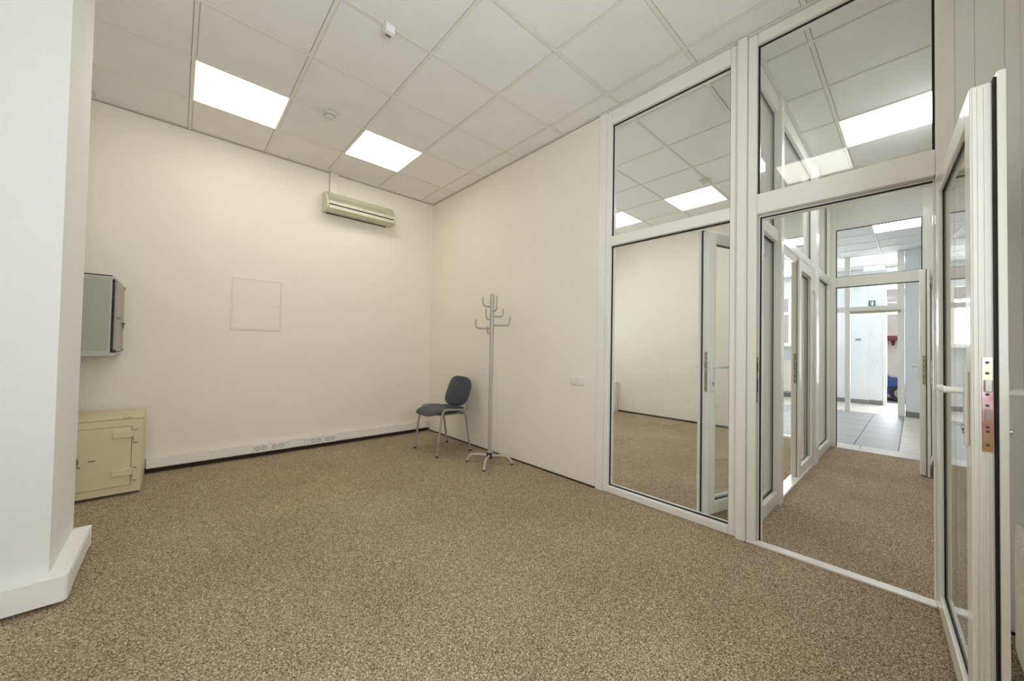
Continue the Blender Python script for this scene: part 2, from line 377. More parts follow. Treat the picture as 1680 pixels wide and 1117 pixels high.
def leaf(name, loc, ang, w, h, z0=.012, th=.062, label=None, lock=True, sides=(-1, 1), hinges=True, flange_side=1, stile=.085):
    r = empty(name, loc, ang); S(r, label)
    def b(nm, mat, *a, bev=.005, par=r):
        o = MB().box(*a, bev).build(nm, mat); o.parent = par; return o
    T0, T1 = 0, th-.018                # body; flange sits beyond
    f0, f1 = th-.012, th+.004
    if flange_side < 0: T0, T1, f0, f1 = .018, th, -.004, .012
    zt = z0+h
    b('stile', 'pvc', 0, stile, T0, T1, z0, zt); b('stile', 'pvc', w-stile, w, T0, T1, z0, zt)
    b('rail', 'pvc', stile, w-stile, T0, T1, z0, z0+stile); b('rail', 'pvc', stile, w-stile, T0, T1, zt-stile, zt)
    m = MB(); ring(m, 'y', -.0, w+.018, z0-.004 if z0 > .01 else z0, zt+.018, stile+.012, f0, f1); fl = m.build('overlap_flange', 'pvc'); fl.parent = r
    gm = (T1, f0) if flange_side > 0 else (f1, T0)
    m = MB(); ring(m, 'y', .004, w+.008, z0, zt+.008, .03, gm[0], gm[1]); gs = m.build('edge_seal', 'black_rubber'); gs.parent = r
    # raised ribs of the profile along the lock edge
    m = MB()
    for k, yy in enumerate((.12, .34, .62)):
        y_ = T0+(T1-T0)*yy
        m.box(w, w+.003, y_, y_+.0045, z0+.01, zt-.01)
    rb = m.build('edge_rib', 'pvc'); rb.parent = r
    ym = (T0+T1)/2
    g = b('glass_pane', 'glass', stile-.004, w-stile+.004, ym-.004, ym+.004, z0+stile-.004, zt-stile+.004, bev=0)
    for s_ in (-1, 1):
        m = MB(); a = ym+s_*.0042; c = ym+s_*.009
        ring(m, 'y', stile-.001, w-stile+.001, z0+stile-.001, zt-stile+.001, .006, min(a, c), max(a, c)); q = m.build('glazing_seal', 'black_rubber'); q.parent = g
    if lock:
        ly = T1-.024
        lp = b('lock_plate', 'lock_plate' if name == 'door_1' else 'jamb_steel', w+.0002, w+.0045, ly, ly+.020, .885, 1.165, bev=0); lp['label'] = 'iridescent zinc plated lock plate on the door edge' if name == 'door_1' else 'dull steel lock plate on the door edge'
        m = MB(); m.box(w+.0046, w+.012, ly+.004, ly+.019, 1.062, 1.098, .002); q = m.build('latch_bolt', 'steel'); q.parent = lp
        m = MB(); m.box(w+.0046, w+.007, ly+.006, ly+.015, .975, 1.012); q = m.build('dead_bolt', 'steel'); q.parent = lp
        for zz in (1.15, 1.118, 1.055, 1.022, .958, .945, .905):
            m = MB(); m.cyl((w+.0046, ly+.010, zz), (w+.0062, ly+.010, zz), .0042, n=10); q = m.build('screw', 'safe_dark'); q.parent = lp
    for s_ in sides:
        handle(r, w-.042, 1.03, s_, (min(T0, f0) if s_ < 0 else max(T1, f1)))
    if hinges:
        for zz in (.25, 1.05, 1.85):
            yy = f1 if flange_side > 0 else f0
            m = MB(); sd = 1 if flange_side > 0 else -1
            m.cyl((-.008, yy+sd*.008, zz-.05), (-.008, yy+sd*.008, zz+.05), .009, n=12).box(-.004, .03, min(yy, yy+sd*.006), max(yy, yy+sd*.006), zz-.03, zz+.03)
            q = m.build('hinge', 'white_plastic', smooth=True); q.parent = r
    return r
leaf('door_1', (-.008, -4.660, 0), R(180+3.2), .835, 1.985, label='white framed glass door standing open beside the viewer')
# ------------------------------------------------------------------ corridor: glazed side wall (plane y = -3.88 .. -3.80)
cp = empty('wall_corridor_glazed', (1.8, -3.84, 0)); S(cp, 'white framed glass wall between corridor and next room')
y0, y1 = -3.880, -3.800
bx('post', 'pvc', .112, .20, y0, y1, 0, H, cp, .005)
bx('mullion', 'pvc', .80, .885, y0-.022, y1+.02, 0, H, cp, .006)
bx('mullion', 'pvc', 2.30, 2.47, y0-.022, y1+.02, 0, H, cp, .006)
bx('post', 'pvc', 3.36, 3.478, y0, y1, 0, H, cp, .005)
for a, b in ((.20, .80), (2.47, 3.36)):
    bx('bottom_rail', 'pvc', a, b, y0, y1, 0, .10, cp, .006)
    bx('transom', 'pvc', a, b, y0, y1, 2.03, 2.12, cp, .006)
    bx('top_rail', 'pvc', a, b, y0, y1, 3.05, H-.002, cp, .006)
    for z0, z1 in ((.10, 2.03), (2.12, 3.05)):
        g = bx('glass_pane', 'glass', a+.004, b-.004, -3.846, -3.838, z0+.004, z1-.004, cp)
        m = MB(); ring(m, 'y', a, b, z0, z1, .009, -3.850, -3.8462); ring(m, 'y', a, b, z0, z1, .009, -3.8378, -3.834); m.build('glazing_seal', 'black_rubber', g)
bx('transom', 'pvc', .885, 2.30, y0, y1, 2.045, 2.12, cp, .006)
bx('top_rail', 'pvc', .885, 2.30, y0, y1, 3.05, H-.002, cp, .006)
g = bx('glass_pane', 'glass', .889, 2.296, -3.846, -3.838, 2.124, 3.046, cp)
m = MB(); ring(m, 'y', .885, 2.30, 2.12, 3.05, .009, -3.850, -3.8462); ring(m, 'y', .885, 2.30, 2.12, 3.05, .009, -3.8378, -3.834); m.build('glazing_seal', 'black_rubber', g)
bx('threshold', 'pvc', .885, 2.30, y0-.004, y1, 0, .024, cp, .004)
# standing leaf: hinge at x=2.29, tip at 1.62
leaf('door_2', (2.292, -3.812, 0), R(180), .672, 1.995, z0=.028, label='narrow standing leaf of the corridor double door', sides=(), flange_side=1, stile=.08)
# active leaf swung into the next room
d3 = leaf('door_3', (.905, -3.775, 0), R(180-15.8), .80, 1.995, z0=.028, label='active leaf of the corridor double door, swung back behind the tall pane', sides=(-1, 1), flange_side=-1)
# right wall of corridor
S(bx('wall_corridor', 'wall_cool', .10, 3.60, -4.85, -4.747, 0, H+.1))
S(bx('baseboard_corridor', 'skirt_dark', .12, 3.47, -4.747, -4.739, 0, .03))
# ------------------------------------------------------------------ far end of corridor (plane x=3.48..3.56)
fp = empty('wall_corridor_end', (3.52, -4.3, 0)); S(fp, 'framed doorway with transom at the corridor end')
x0, x1 = 3.48, 3.56
bx('post', 'pvc', x0, x1, -3.926, -3.800, 0, H, fp, .005)
bx('post', 'pvc', x0, x1, -4.747, -4.655, 0, H, fp, .005)
bx('transom', 'pvc', x0, x1, -4.655, -3.926, 2.0, 2.125, fp, .006)
bx('lintel_panel', 'wall_cool', x0+.01, x1-.01, -4.655, -3.926, 2.725, H, fp)
bx('threshold', 'tile_beige', x0-.02, x1+.04, -4.655, -3.926, 0, .006, fp)
g = bx('glass_pane', 'glass', 3.516, 3.524, -4.651, -3.930, 2.129, 2.721, fp)
m = MB(); ring(m, 'x', -4.655, -3.926, 2.125, 2.725, .008, 3.506, 3.5158); m.build('glazing_seal', 'black_rubber', g)
m = MB(); m.box(3.512, 3.520, -4.655, -3.926, 1.992, 1.9995).box(3.512, 3.520, -3.934, -3.9265, .01, 1.992); m.build('door_seal', 'black_rubber', fp)
sp = bx('strike_plate', 'jamb_steel', 3.488, 3.508, -3.9295, -3.9262, .86, 1.14, fp)
leaf('door_4', (3.470, -4.672, 0), R(180-3.6), .755, 1.985, label='far corridor door standing open by the tiled hall', sides=(-1, 1), flange_side=1, stile=.08)
# ------------------------------------------------------------------ next room: far wall, small things
S(bx('wall_next_room', 'wall_paint', 3.60, 3.70, -2.80, 0.1, 0, H+.1), 'cream wall of the next room')
S(MB().box(.1, .7, 0, .1, 0, H+.1).box(3.1, 3.7, 0, .1, 0, H+.1).box(.7, 3.1, 0, .1, 0, .95).box(.7, 3.1, 0, .1, 2.45, H+.1).build('wall_next_room_back', 'wall_paint'))
w3 = empty('window_3_added', (1.9, .05, .95)); S(w3, 'added unseen window for the fill light of the next room')  # invented window, added out of view so the fill lamp can shine in
ring(MB(), 'y', .7, 3.1, .95, 2.45, .07, .02, .08).build('window_frame', 'pvc', w3)
bx('window_mullion', 'pvc', 1.865, 1.935, .02, .08, 1.02, 2.38, w3)
bx('window_pane', 'glass', .77, 3.03, .048, .052, 1.02, 2.38, w3)
S(bx('baseboard_next_room', 'skirt_dark', 3.590, 3.60, -2.80, -.8, 0, .03))
no = empty('wall_hall_opening', (3.6, -3.3, 0)); S(no, 'white framed opening from the next room into the hall')
bx('post', 'pvc', 3.59, 3.68, -2.86, -2.80, 0, H, no, .005)
bx('post', 'pvc', 3.59, 3.68, -3.798, -3.74, 0, H, no, .005)
bx('top_rail', 'pvc', 3.59, 3.68, -3.74, -2.86, 2.6, 2.7, no, .005)
bx('lintel_panel', 'wall_cool', 3.61, 3.66, -3.74, -2.86, 2.7, H, no)
bx('threshold', 'pvc', 3.58, 3.66, -3.74, -2.86, 0, .03, no, .003)
t = empty('boxed_cover', (3.55, -.5, 0)); tag(t, 'low white boxed cover at the far left of the next room wall', 'box')
bx('front_panel', 'white_plastic', 3.50, 3.595, -.785, -.22, .05, .56, t, .006); bx('plinth', 'white_plastic', 3.512, 3.595, -.775, -.23, 0, .05, t)
def outlet(name, loc, n, facing, label, w=.08, h=.08, cat='socket', group=None):
    """facing: '-x' or '-y' wall plate"""
    r = empty(name, loc); tag(r, label, cat, group)
    x, y, z = loc
    for k in range(n):
        c = (k-(n-1)/2)*w
        if facing == '-x':
            f = MB().box(x-.010, x-.0005, y+c-w/2+.001, y+c+w/2-.001, z-h/2, z+h/2, .003).build('cover_plate', 'white_plastic', r)
            m = MB().cyl((x-.0125, y+c, z), (x-.0101, y+c, z), .020, n=20); 
            m.build('socket_well', 'detector_plastic', f)
            m = MB(); m.cyl((x-.014, y+c, z-.010), (x-.0126, y+c, z-.010), .003, n=8).cyl((x-.014, y+c, z+.010), (x-.0126, y+c, z+.010), .003, n=8); m.build('socket_hole', 'black_rubber', f)
    return r
outlet('wall_socket', (3.60, -2.46, .31), 2, '-x', 'white double socket on the next room wall, behind the glass leaf')
# ------------------------------------------------------------------ hall
hf = S(bx('floor_hall', 'grout', 3.60, 9.5, -6.0, 0, -.05, -.004), 'tiled floor of the hall')
ys = [-4.46, -4.06, -3.46, -2.86, -2.26, -1.66, -1.06, -.46]
for i in range(6):
    for j in range(len(ys)-1):
        xa = 3.86+i*.62; xb = xa+.62
        bx('floor_tile', 'tile_grey', xa+.004, xb-.004, ys[j]+.004, ys[j+1]-.004, -.006, 0, hf)
for j in range(10):
    ya = -5.9+.59*j
    bx('floor_tile', 'tile_beige', 3.60+.003, 3.86-.004, ya+.003, ya+.587, -.006, 0, hf)
for i in range(6):
    xa = 3.86+i*.62
    for ya, yb in ((-5.06, -4.46), (-5.66, -5.06)): bx('floor_tile', 'tile_beige', xa+.003, xa+.617, ya+.004, yb-.004, -.006, 0, hf)
for i in range(3):
    for j in range(10): bx('floor_tile', 'tile_beige', 7.585+i*.6, 8.18+i*.6, -5.9+.59*j+.003, -5.9+.59*j+.587, -.006, 0, hf)
S(bx('wall_hall_side', 'wall_hall', 7.60, 7.70, -6.0, -4.475, 0, H+.1), 'grey white wall right of the entrance frame')
S(bx('baseboard_hall_side', 'baseboard_grey', 7.588, 7.60, -6.0, -4.475, 0, .10))
S(bx('wall_hall_right', 'wall_hall', 3.5, 9.5, -6.1, -6.0, 0, H+.1))
S(bx('wall_hall_left', 'wall_hall', 3.7, 9.5, 0, .1, 0, H+.1))
hw = S(MB().box(9.4, 9.5, -4.12, -3.20, 0, H+.1).box(9.4, 9.5, -6.0, -5.05, 0, H+.1).box(9.4, 9.5, -5.05, -4.12, 2.75, H+.1).box(9.4, 9.5, -3.20, -.6, 0, 1.36).box(9.4, 9.5, -3.20, -.6, 2.7, H+.1).box(9.4, 9.5, -.6, 0, 0, H+.1).build('wall_street', 'wall_hall'), 'white street side wall of the hall')
bx('pilaster', 'wall_hall', 9.34, 9.40, -3.86, -3.50, 0, H, hw)
S(MB().box(9.388, 9.40, -4.10, -3.86, 0, .10).box(9.328, 9.34, -3.86, -3.50, 0, .10).box(9.388, 9.40, -3.50, -.5, 0, .10).build('baseboard_street', 'baseboard_grey'))
# hall windows: white frames
w2 = empty('window_2', (9.45, -1.9, 1.36)); S(w2, 'white hall window over the radiator')
ring(MB(), 'x', -3.20, -.6, 1.36, 2.7, .07, 9.41, 9.47).build('window_frame', 'pvc', w2)
for yy in (-2.36, -1.5): bx('window_mullion', 'pvc', 9.41, 9.47, yy-.035, yy+.035, 1.43, 2.63, w2)
bx('window_mullion', 'pvc', 9.412, 9.468, -3.13, -.67, 2.20, 2.26, w2)
bx('window_pane', 'glass', 9.438, 9.442, -3.13, -.67, 1.43, 2.63, w2)
bx('window_sill', 'pvc', 9.24, 9.41, -3.25, -.55, 1.33, 1.36, w2, .005)
def radiator(name, loc, along, length, z0, z1, dep, label, ribs):
    r = empty(name, loc); tag(r, label, 'radiator')
    x, y, _ = loc
    def b(nm, a0, a1, d0, d1, za, zb, bev=.003, mat='radiator_paint'):
        # a along, d depth out of the wall
        if along == 'x': return bx(nm, mat, x+a0, x+a1, y+d0, y+d1, za, zb, r, bev)
        return bx(nm, mat, x-d1, x-d0, y+a0, y+a1, za, zb, r, bev)
    b('back_panel', 0, length, .012, .020, z0+.01, z1-.02, .001)
    b('front_panel', 0, length, dep-.014, dep-.006, z0, z1-.012, .002)
    b('side_panel', -.004, .004, .012, dep-.004, z0+.01, z1-.004, .001)
    b('side_panel', length-.004, length+.004, .012, dep-.004, z0+.01, z1-.004, .001)
    n = int(ribs)
    for k in range(n):
        c = (k+.5)*length/n
        b('rib', c-length/n*.30, c+length/n*.30, dep-.0062, dep, z0+.03, z1-.04, .004)
    # slatted top grille
    b('top_frame', 0, length, .012, .018, z1-.014, z1-.002, .001); b('top_frame', 0, length, dep-.016, dep-.006, z1-.012, z1-.002, .001)
    for k in range(n):
        c = (k+.5)*length/n
        b('top_slat', c-.006, c+.006, .018, dep-.016, z1-.010, z1-.004, .001)
    return r
radiator('hall_radiator', (9.4, -3.0, 0), 'y', 2.2, .16, .98, .10, 'long white panel radiator under the hall window', 22)
# entrance frame in the hall (plane x=7.6..7.68)
ef = empty('wall_entrance_frame', (7.64, -4.0, 0)); S(ef, 'grey white framed entrance screen in the hall')
bx('post', 'pvc', 7.6, 7.69, -3.70, -3.62, 0, H, ef, .004)
bx('post', 'pvc', 7.6, 7.69, -4.47, -4.375, 0, H, ef, .004)
bx('post', 'pvc', 7.6, 7.69, -3.06, -3.0, 0, H, ef, .004)
bx('transom', 'pvc', 7.6, 7.69, -4.375, -3.70, 2.03, 2.13, ef, .004)
bx('transom', 'pvc', 7.6, 7.69, -4.375, -3.70, 2.62, 2.70, ef, .004)
bx('door_track', 'jamb_steel', 7.56, 7.60, -4.42, -3.70, 1.99, 2.04, ef, .004)
for a0, a1, z0, z1 in ((-4.375, -3.70, 2.13, 2.62), (-4.375, -3.70, 2.70, H-.01), (-3.62, -3.06, 2.13, H-.01)):
    g = bx('glass_pane', 'glass', 7.636, 7.644, a0, a1, z0, z1, ef)
bx('transom', 'pvc', 7.6, 7.69, -3.62, -3.06, 2.03, 2.13, ef, .004)
# street door frame
sf = empty('door_5', (9.44, -4.6, 0)); S(sf, 'white frame of the street door standing open')
bx('post', 'pvc', 9.38, 9.49, -4.165, -4.105, 0, 2.75, sf, .005); bx('post', 'pvc', 9.38, 9.49, -5.05, -4.98, 0, 2.75, sf, .005)
bx('transom', 'pvc', 9.38, 9.49, -4.98, -4.165, 2.10, 2.18, sf, .005); bx('top_rail', 'pvc', 9.38, 9.49, -4.98, -4.165, 2.68, 2.75, sf, .005)
bx('glass_pane', 'glass', 9.43, 9.438, -4.98, -4.165, 2.18, 2.68, sf)
bx('threshold', 'tile_beige', 9.38, 10.1, -5.05, -4.1, -.05, .0, sf)
# ================================================================== THINGS IN THE OFFICE
# --- cable trunking on the back wall, with its sockets
tr = empty('cable_trunking', (-1.42, 0, .08)); tag(tr, 'long white cable trunking along the foot of the back wall, with sockets', 'cable trunking')
Y_ = -.0005
def trunk_box(nm, xa, xb, d, z0, z1, mat='pvc_trunk', par=tr): return bx(nm, mat, xa, xb, -d, Y_, z0, z1, par, .004)
trunk_box('trunking_body', -2.803, -.052, .050, .046, .134)
trunk_box('end_cap', -.051, -.0005, .052, .044, .136)
bx('cover_lip', 'pvc', -2.80, -.055, -.0520, -.0502, .056, .122, tr)
for xs_, nh, side in ((-1.965, 2, -1), (-1.785, 2, 1), (-1.475, 2, -1), (-1.30, 2, 1)):
    wd = .128 if nh == 2 else .15
    if side > 0 and xs_ < -1.7: wd = .16
    if xs_ == -1.475: wd = .165
    s = bx('double_socket', 'white_plastic', xs_-wd/2, xs_+wd/2, -.066, -.0522, .049, .131, tr, .004)
    off = {-1.785: -.028, -1.475: .030}.get(xs_, 0)
    for k in (-1, 1):
        cxk = xs_+off+k*.028
        m = MB(); m.cyl((cxk, -.0675, .090), (cxk, -.0661, .090), .0215, n=24); m.build('socket_ring', 'outlet_dark', s)
        m = MB(); m.cyl((cxk, -.0686, .090), (cxk, -.0676, .090), .0175, n=20); m.build('socket_well', 'white_plastic', s)
        m = MB()
        for q in (-1, 1): m.cyl((cxk+q*.0085, -.0696, .088), (cxk+q*.0085, -.0687, .088), .0032, n=8)
        m.cyl((cxk, -.0696, .098), (cxk, -.0687, .098), .0026, n=8)
        m.build('socket_hole', 'black_rubber', s)
# --- trunking round the pillar
pt = empty('cable_trunking', (-3.025, -1.985, .02)); tag(pt, 'white box trunking wrapping the foot of the pillar', 'cable trunking')
m = MB().prism([(-3.60, -2.060), (-3.16, -2.060), (-3.16, -1.9855), (-3.60, -1.9855)], 'z', .022, .126); m.build('trunking_body', 'pvc_white', pt)
rc = [(-2.960-.018*(1-math.cos(a)), -2.062+.018*(1-math.sin(a))) for a in [i*math.pi/2/6 for i in range(7)]]
m = MB().prism([(-3.158, -2.063)]+[p for p in rc[::-1]]+[(-2.958, -1.97), (-3.0245, -1.97), (-3.0245, -1.9855), (-3.158, -1.9855)], 'z', .020, .1285); m.build('corner_piece', 'pvc_white', pt, smooth=True)
m = MB().box(-3.0245, -2.961, -1.9695, -1.495, .022, .126); m.build('trunking_body', 'pvc_white', pt)
m = MB().box(-3.0245, -2.957, -1.4945, -1.455, .019, .1285, .004); m.build('end_cap', 'pvc_white', pt)
m = MB().box(-3.60, -3.16, -2.0625, -2.0602, .036, .112).box(-2.9608, -2.9585, -1.968, -1.497, .036, .112); m.build('cover_lip', 'pvc_white', pt)
# --- air conditioner
ac = empty('air_conditioner', (-1.035, 0, 2.79)); tag(ac, 'beige wall air conditioner mounted under the ceiling on the back wall', 'air conditioner')
prof = [(0, 2.690), (-.145, 2.684), (-.180, 2.698), (-.190, 2.745), (-.186, 2.785), (-.160, 2.838), (-.118, 2.882), (-.085, 2.908), (0, 2.912)]
pin = [(-.0005, 2.693), (-.140, 2.688), (-.172, 2.702), (-.180, 2.745), (-.176, 2.781), (-.152, 2.832), (-.111, 2.876), (-.080, 2.902), (-.0005, 2.906)]
MB().prism([(p[0]-.0005, p[1]) for p in prof], 'x', -1.437, -1.418).build('side_cover', 'ac_plastic', ac)
MB().prism([(p[0]-.0005, p[1]) for p in prof], 'x', -.652, -.633).build('side_cover', 'ac_plastic', ac)
MB().prism(pin, 'x', -1.418, -.652).build('body', 'ac_plastic', ac)
gr = MB().prism([(-.1795, 2.788), (-.155, 2.838), (-.114, 2.881), (-.083, 2.906), (-.082, 2.902), (-.112, 2.876), (-.153, 2.8335), (-.1765, 2.784)], 'x', -1.414, -.752).build('inlet_grille', 'ac_grille', ac)
def on_grille(t):
    P = [(-.1795, 2.788), (-.155, 2.838), (-.114, 2.881), (-.083, 2.906)]
    t *= 3; i = min(2, int(t)); f = t-i
    return P[i][0]*(1-f)+P[i+1][0]*f, P[i][1]*(1-f)+P[i+1][1]*f
for k in range(18):
    yy, zz = on_grille((k+.5)/18)
    bx('grille_slat', 'ac_grille', -1.413, -.753, yy-.0045, yy+.002, zz-.001, zz+.0035, gr)
for k in range(11):
    xx = -.748+k*.0088
    MB().prism([(-.182, 2.789), (-.1575, 2.840), (-.116, 2.884), (-.084, 2.909), (-.082, 2.903), (-.113, 2.877), (-.154, 2.834), (-.178, 2.785)], 'x', xx, xx+.0045).build('grille_slat', 'ac_plastic', ac)
bx('front_strip', 'ac_plastic', -1.416, -.654, -.189, -.174, 2.762, 2.785, ac, .003)
bx('outlet_slot', 'black_rubber', -1.412, -.662, -.1835, -.170, 2.741, 2.751, ac)
bx('louvre', 'white_plastic', -1.413, -.657, -.190, -.174, 2.7525, 2.7605, ac, .002)
bx('louvre', 'ac_plastic', -1.413, -.657, -.186, -.165, 2.702, 2.7395, ac, .004)
bx('underside_slot', 'dark_plastic', -1.40, -.69, -.030, -.012, 2.6835, 2.6895, ac)
bx('indicator', 'dark_plastic', -.728, -.722, -.1885, -.1862, 2.716, 2.722, ac)
MB().cyl((-1.03, -.1908, 2.774), (-1.03, -.1888, 2.774), .006).build('badge', 'outlet_dark', ac)
cd = bx('cable_duct', 'pvc_trunk', -1.372, -1.285, -.050, -.0008, 2.913, H-.002, None, .004); tag(cd, 'short white vertical duct between air conditioner and ceiling', 'duct')
# --- access hatch on back wall
ah = empty('access_hatch', (-2.026, 0, 1.565)); tag(ah, 'flush white access hatch in the middle of the back wall', 'hatch')
ring(MB(), 'y', -2.244, -1.808, 1.305, 1.826, .012, -.006, -.0005).build('hatch_frame', 'pvc_trunk', ah)
bx('hatch_door', 'wall_paint', -2.230, -1.822, -.0045, -.0005, 1.319, 1.812, ah, .001)
MB().cyl((-1.838, -.0075, 1.56), (-1.838, -.0046, 1.56), .006).build('hatch_lock', 'steel', ah)
# --- safe
sf = empty('safe', (-3.09, -.32, 0)); tag(sf, 'low beige steel safe with round knob standing on the carpet by the pillar', 'safe')
bx('body', 'safe_paint', -3.40, -2.810, -.535, -.070, .022, .592, sf, .004)
bx('plinth', 'safe_dark', -3.385, -2.825, -.525, -.080, 0, .022, sf)
ring(MB(), 'y', -3.40, -2.811, .022, .574, .052, -.562, -.5355).build('front_frame', 'safe_paint', sf)
bx('top_lip', 'safe_paint', -3.40, -2.810, -.565, -.534, .576, .5925, sf, .002)
dr = bx('safe_door', 'safe_paint', -3.345, -2.866, -.5685, -.5365, .077, .519, sf, .002)
for zz in (.440, .155):
    hn = MB(); hn.box(-2.965, -2.836, -.5835, -.5688, zz, zz+.046, .003).box(-2.853, -2.834, -.588, -.5625, zz-.040, zz+.046, .003)
    h_ = hn.build('hinge', 'safe_paint', sf)
    for za, zb in ((zz-.047, zz-.040), (zz+.046, zz+.053)): MB().cyl((-2.8435, -.575, za), (-2.8435, -.575, zb), .009).build('hinge_pin', 'steel', h_)
kh = MB().box(-3.082, -3.045, -.5712, -.5686, .287, .293, .001).build('keyhole', 'black_rubber', dr)
kn = MB(); kn.cyl((-3.165, -.569, .295), (-3.165, -.578, .295), .040, n=28).cyl((-3.165, -.578, .295), (-3.165, -.612, .295), .030, .027, n=28); kn = kn.build('knob', 'steel', dr, smooth=True)
for ka in ([(-3.150, -.605, .285), (-3.135, -.618, .276), (-3.112, -.625, .264)], [(-3.165, -.605, .315), (-3.165, -.618, .330), (-3.160, -.622, .345)]): MB().tube(ka, .005).build('knob_arm', 'steel', dr)
st = bx('sticker', 'sticker_red', -2.915, -2.868, -.5665, -.5655, .5795, .5895, sf, label='small reddish maker sticker')
# --- wall cabinet
wc = empty('wall_cabinet', (-3.25, -.29, 1.36)); tag(wc, 'grey steel wall cabinet with keys in its lock, hung above the safe', 'cabinet')
bx('body', 'cabinet_grey', -3.598, -2.998, -.545, -.032, 1.078, 1.628, wc, .002)
ring(MB(), 'y', -3.598, -2.999, 1.078, 1.628, .010, -.547, -.5452).build('edge_fold', 'cabinet_light', wc)
bx('base_tray', 'cabinet_light', -3.598, -2.976, -.549, -.030, 1.052, 1.0775, wc, .003)
bx('top_cap', 'cabinet_light', -3.598, -2.985, -.549, -.030, 1.6285, 1.648, wc, .003)
bx('top_mat', 'black_rubber', -3.598, -3.0, -.545, -.032, 1.6482, 1.656, wc, .002)
bx('door_gap', 'black_rubber', -2.9978, -2.986, -.540, -.036, 1.084, 1.624, wc)
dd = bx('cabinet_door', 'cabinet_door', -2.9858, -2.972, -.532, -.036, 1.084, 1.622, wc, .002)
bx('door_groove', 'safe_dark', -2.9718, -2.971, -.525, -.05, 1.338, 1.342, dd)
m = MB().cyl((-2.9718, -.515, 1.340), (-2.955, -.515, 1.340), .010); lk = m.build('lock', 'steel', dd)
m = MB().cyl((-2.9718, -.20, 1.310), (-2.950, -.20, 1.310), .009); lk = m.build('lock', 'steel', dd)
MB().box(-2.962, -2.957, -.225, -.185, 1.27, 1.315, .002).build('key', 'dark_plastic', lk)
for zz in (1.60, 1.50, 1.29, 1.12): MB().cyl((-2.992, -.537, zz), (-2.983, -.537, zz), .004, n=8).build('hinge_pin', 'steel', dd)
for ya_, yb_, za_, zb_ in ((-.052, -.034, 1.60, 1.624), (-.052, -.034, 1.084, 1.10), (-.54, -.528, 1.084, 1.10)): bx('corner_cap', 'dark_plastic', -2.990, -2.968, ya_, yb_, za_, zb_, dd)
# --- light switches on the right wall
sw = empty('light_switch', (0, -2.585, .885)); tag(sw, 'white double light switch on the wall left of the glass partition', 'light switch')
for k in (-1, 1):
    c = -2.585+k*.037
    f = MB().box(-.010, -.0006, c-.0365, c+.0365, .850, .922, .003).build('cover_plate', 'white_plastic', sw)
    MB().box(-.0145, -.0102, c-.026, c+.026, .860, .912, .003).build('rocker', 'white_plastic', f)
# --- detectors
sd = empty('smoke_detector', (-1.705, -1.188, H)); tag(sd, 'round white smoke detector on the ceiling between the two lit panels', 'smoke detector')
MB().lathe([(.052, 0), (.052, -.012), (.046, -.018)], (-1.705, -1.188, H-.0005)).build('base', 'detector_plastic', sd, smooth=True)
MB().lathe([(.040, -.0185), (.038, -.034), (.028, -.042), (.010, -.044)], (-1.705, -1.188, H)).build('sensor_head', 'detector_plastic', sd, smooth=True)
MB().lathe([(.0415, -.024), (.0415, -.028), (.036, -.028)], (-1.705, -1.188, H)).build('vent_ring', 'outlet_dark', sd)
md = empty('motion_detector', (-1.700, -2.372, H)); tag(md, 'small white motion detector on a ceiling rail near the top edge', 'motion detector')
rot = Matrix.Rotation(R(20), 4, 'Z')
m = MB().box(-1.732, -1.668, -2.404, -2.340, H-.012, H-.0005, .004); m.build('base', 'white_plastic', md)
m = MB(); m.prism([(-2.400, H-.012), (-2.344, H-.012), (-2.350, H-.040), (-2.376, H-.052), (-2.396, H-.046)], 'x', -1.728, -1.672); m.build('sensor_head', 'white_plastic', md)
m = MB().box(-1.716, -1.684, -2.372, -2.352, H-.0505, H-.040); m.build('lens', 'outlet_dark', md)
sd2 = empty('smoke_detector', (1.89, -2.93, H)); tag(sd2, 'round smoke detector on the next room ceiling beside its lit panel', 'smoke detector')
MB().lathe([(.052, 0), (.052, -.012), (.040, -.03), (.010, -.044)], (1.89, -2.93, H-.0005)).build('sensor_head', 'detector_plastic', sd2, smooth=True)
# --- radiator at the lower right
radiator('radiator', (-1.45, YF, 0), 'x', 1.15, .06, .545, .060, 'cream panel radiator at the right edge below the window wall', 26)
# --- coat stand
cs = empty('coat_stand', (-.266, -1.69, 0)); tag(cs, 'grey metal coat stand with curved hooks beside the blue chair', 'coat stand')
cxs, cys = -.266, -1.69
MB().cyl((cxs, cys, .085), (cxs, cys, 1.10), .0195, n=20).build('pole', 'stand_metal', cs, smooth=True)
MB().cyl((cxs, cys, 1.10), (cxs, cys, 1.712), .0208, n=20).build('pole', 'stand_metal', cs, smooth=True)
MB().cyl((cxs, cys, .052), (cxs, cys, .092), .031, n=20).cyl((cxs, cys, .092), (cxs, cys, .104), .024, n=20).build('hub', 'dark_plastic', cs, smooth=True)
for tx, ty in ((-.413, -1.51), (-.121, -1.873), (-.46, -1.852), (-.075, -1.53)):
    d = Vector((tx-cxs, ty-cys, 0)); L_ = d.length; d.normalize()
    P = lambda s_, z: Vector((cxs, cys, 0))+d*s_+Vector((0, 0, z))
    l = MB().tube([P(.01, .075)]+[P(L_*.5, .082)]+arc(P(L_*.66, .080), P(L_*.86, .078), P(L_*.93, .040), 6)+[P(L_, .008)], .0140, 14).build('leg', 'stand_metal', cs, smooth=True)
    MB().cyl(P(L_, 0), P(L_-.002, .012), .0145).build('rubber_foot', 'black_rubber', l)
right = Vector((.738, -.674, 0)); toward = Vector((-.674, -.738, 0))
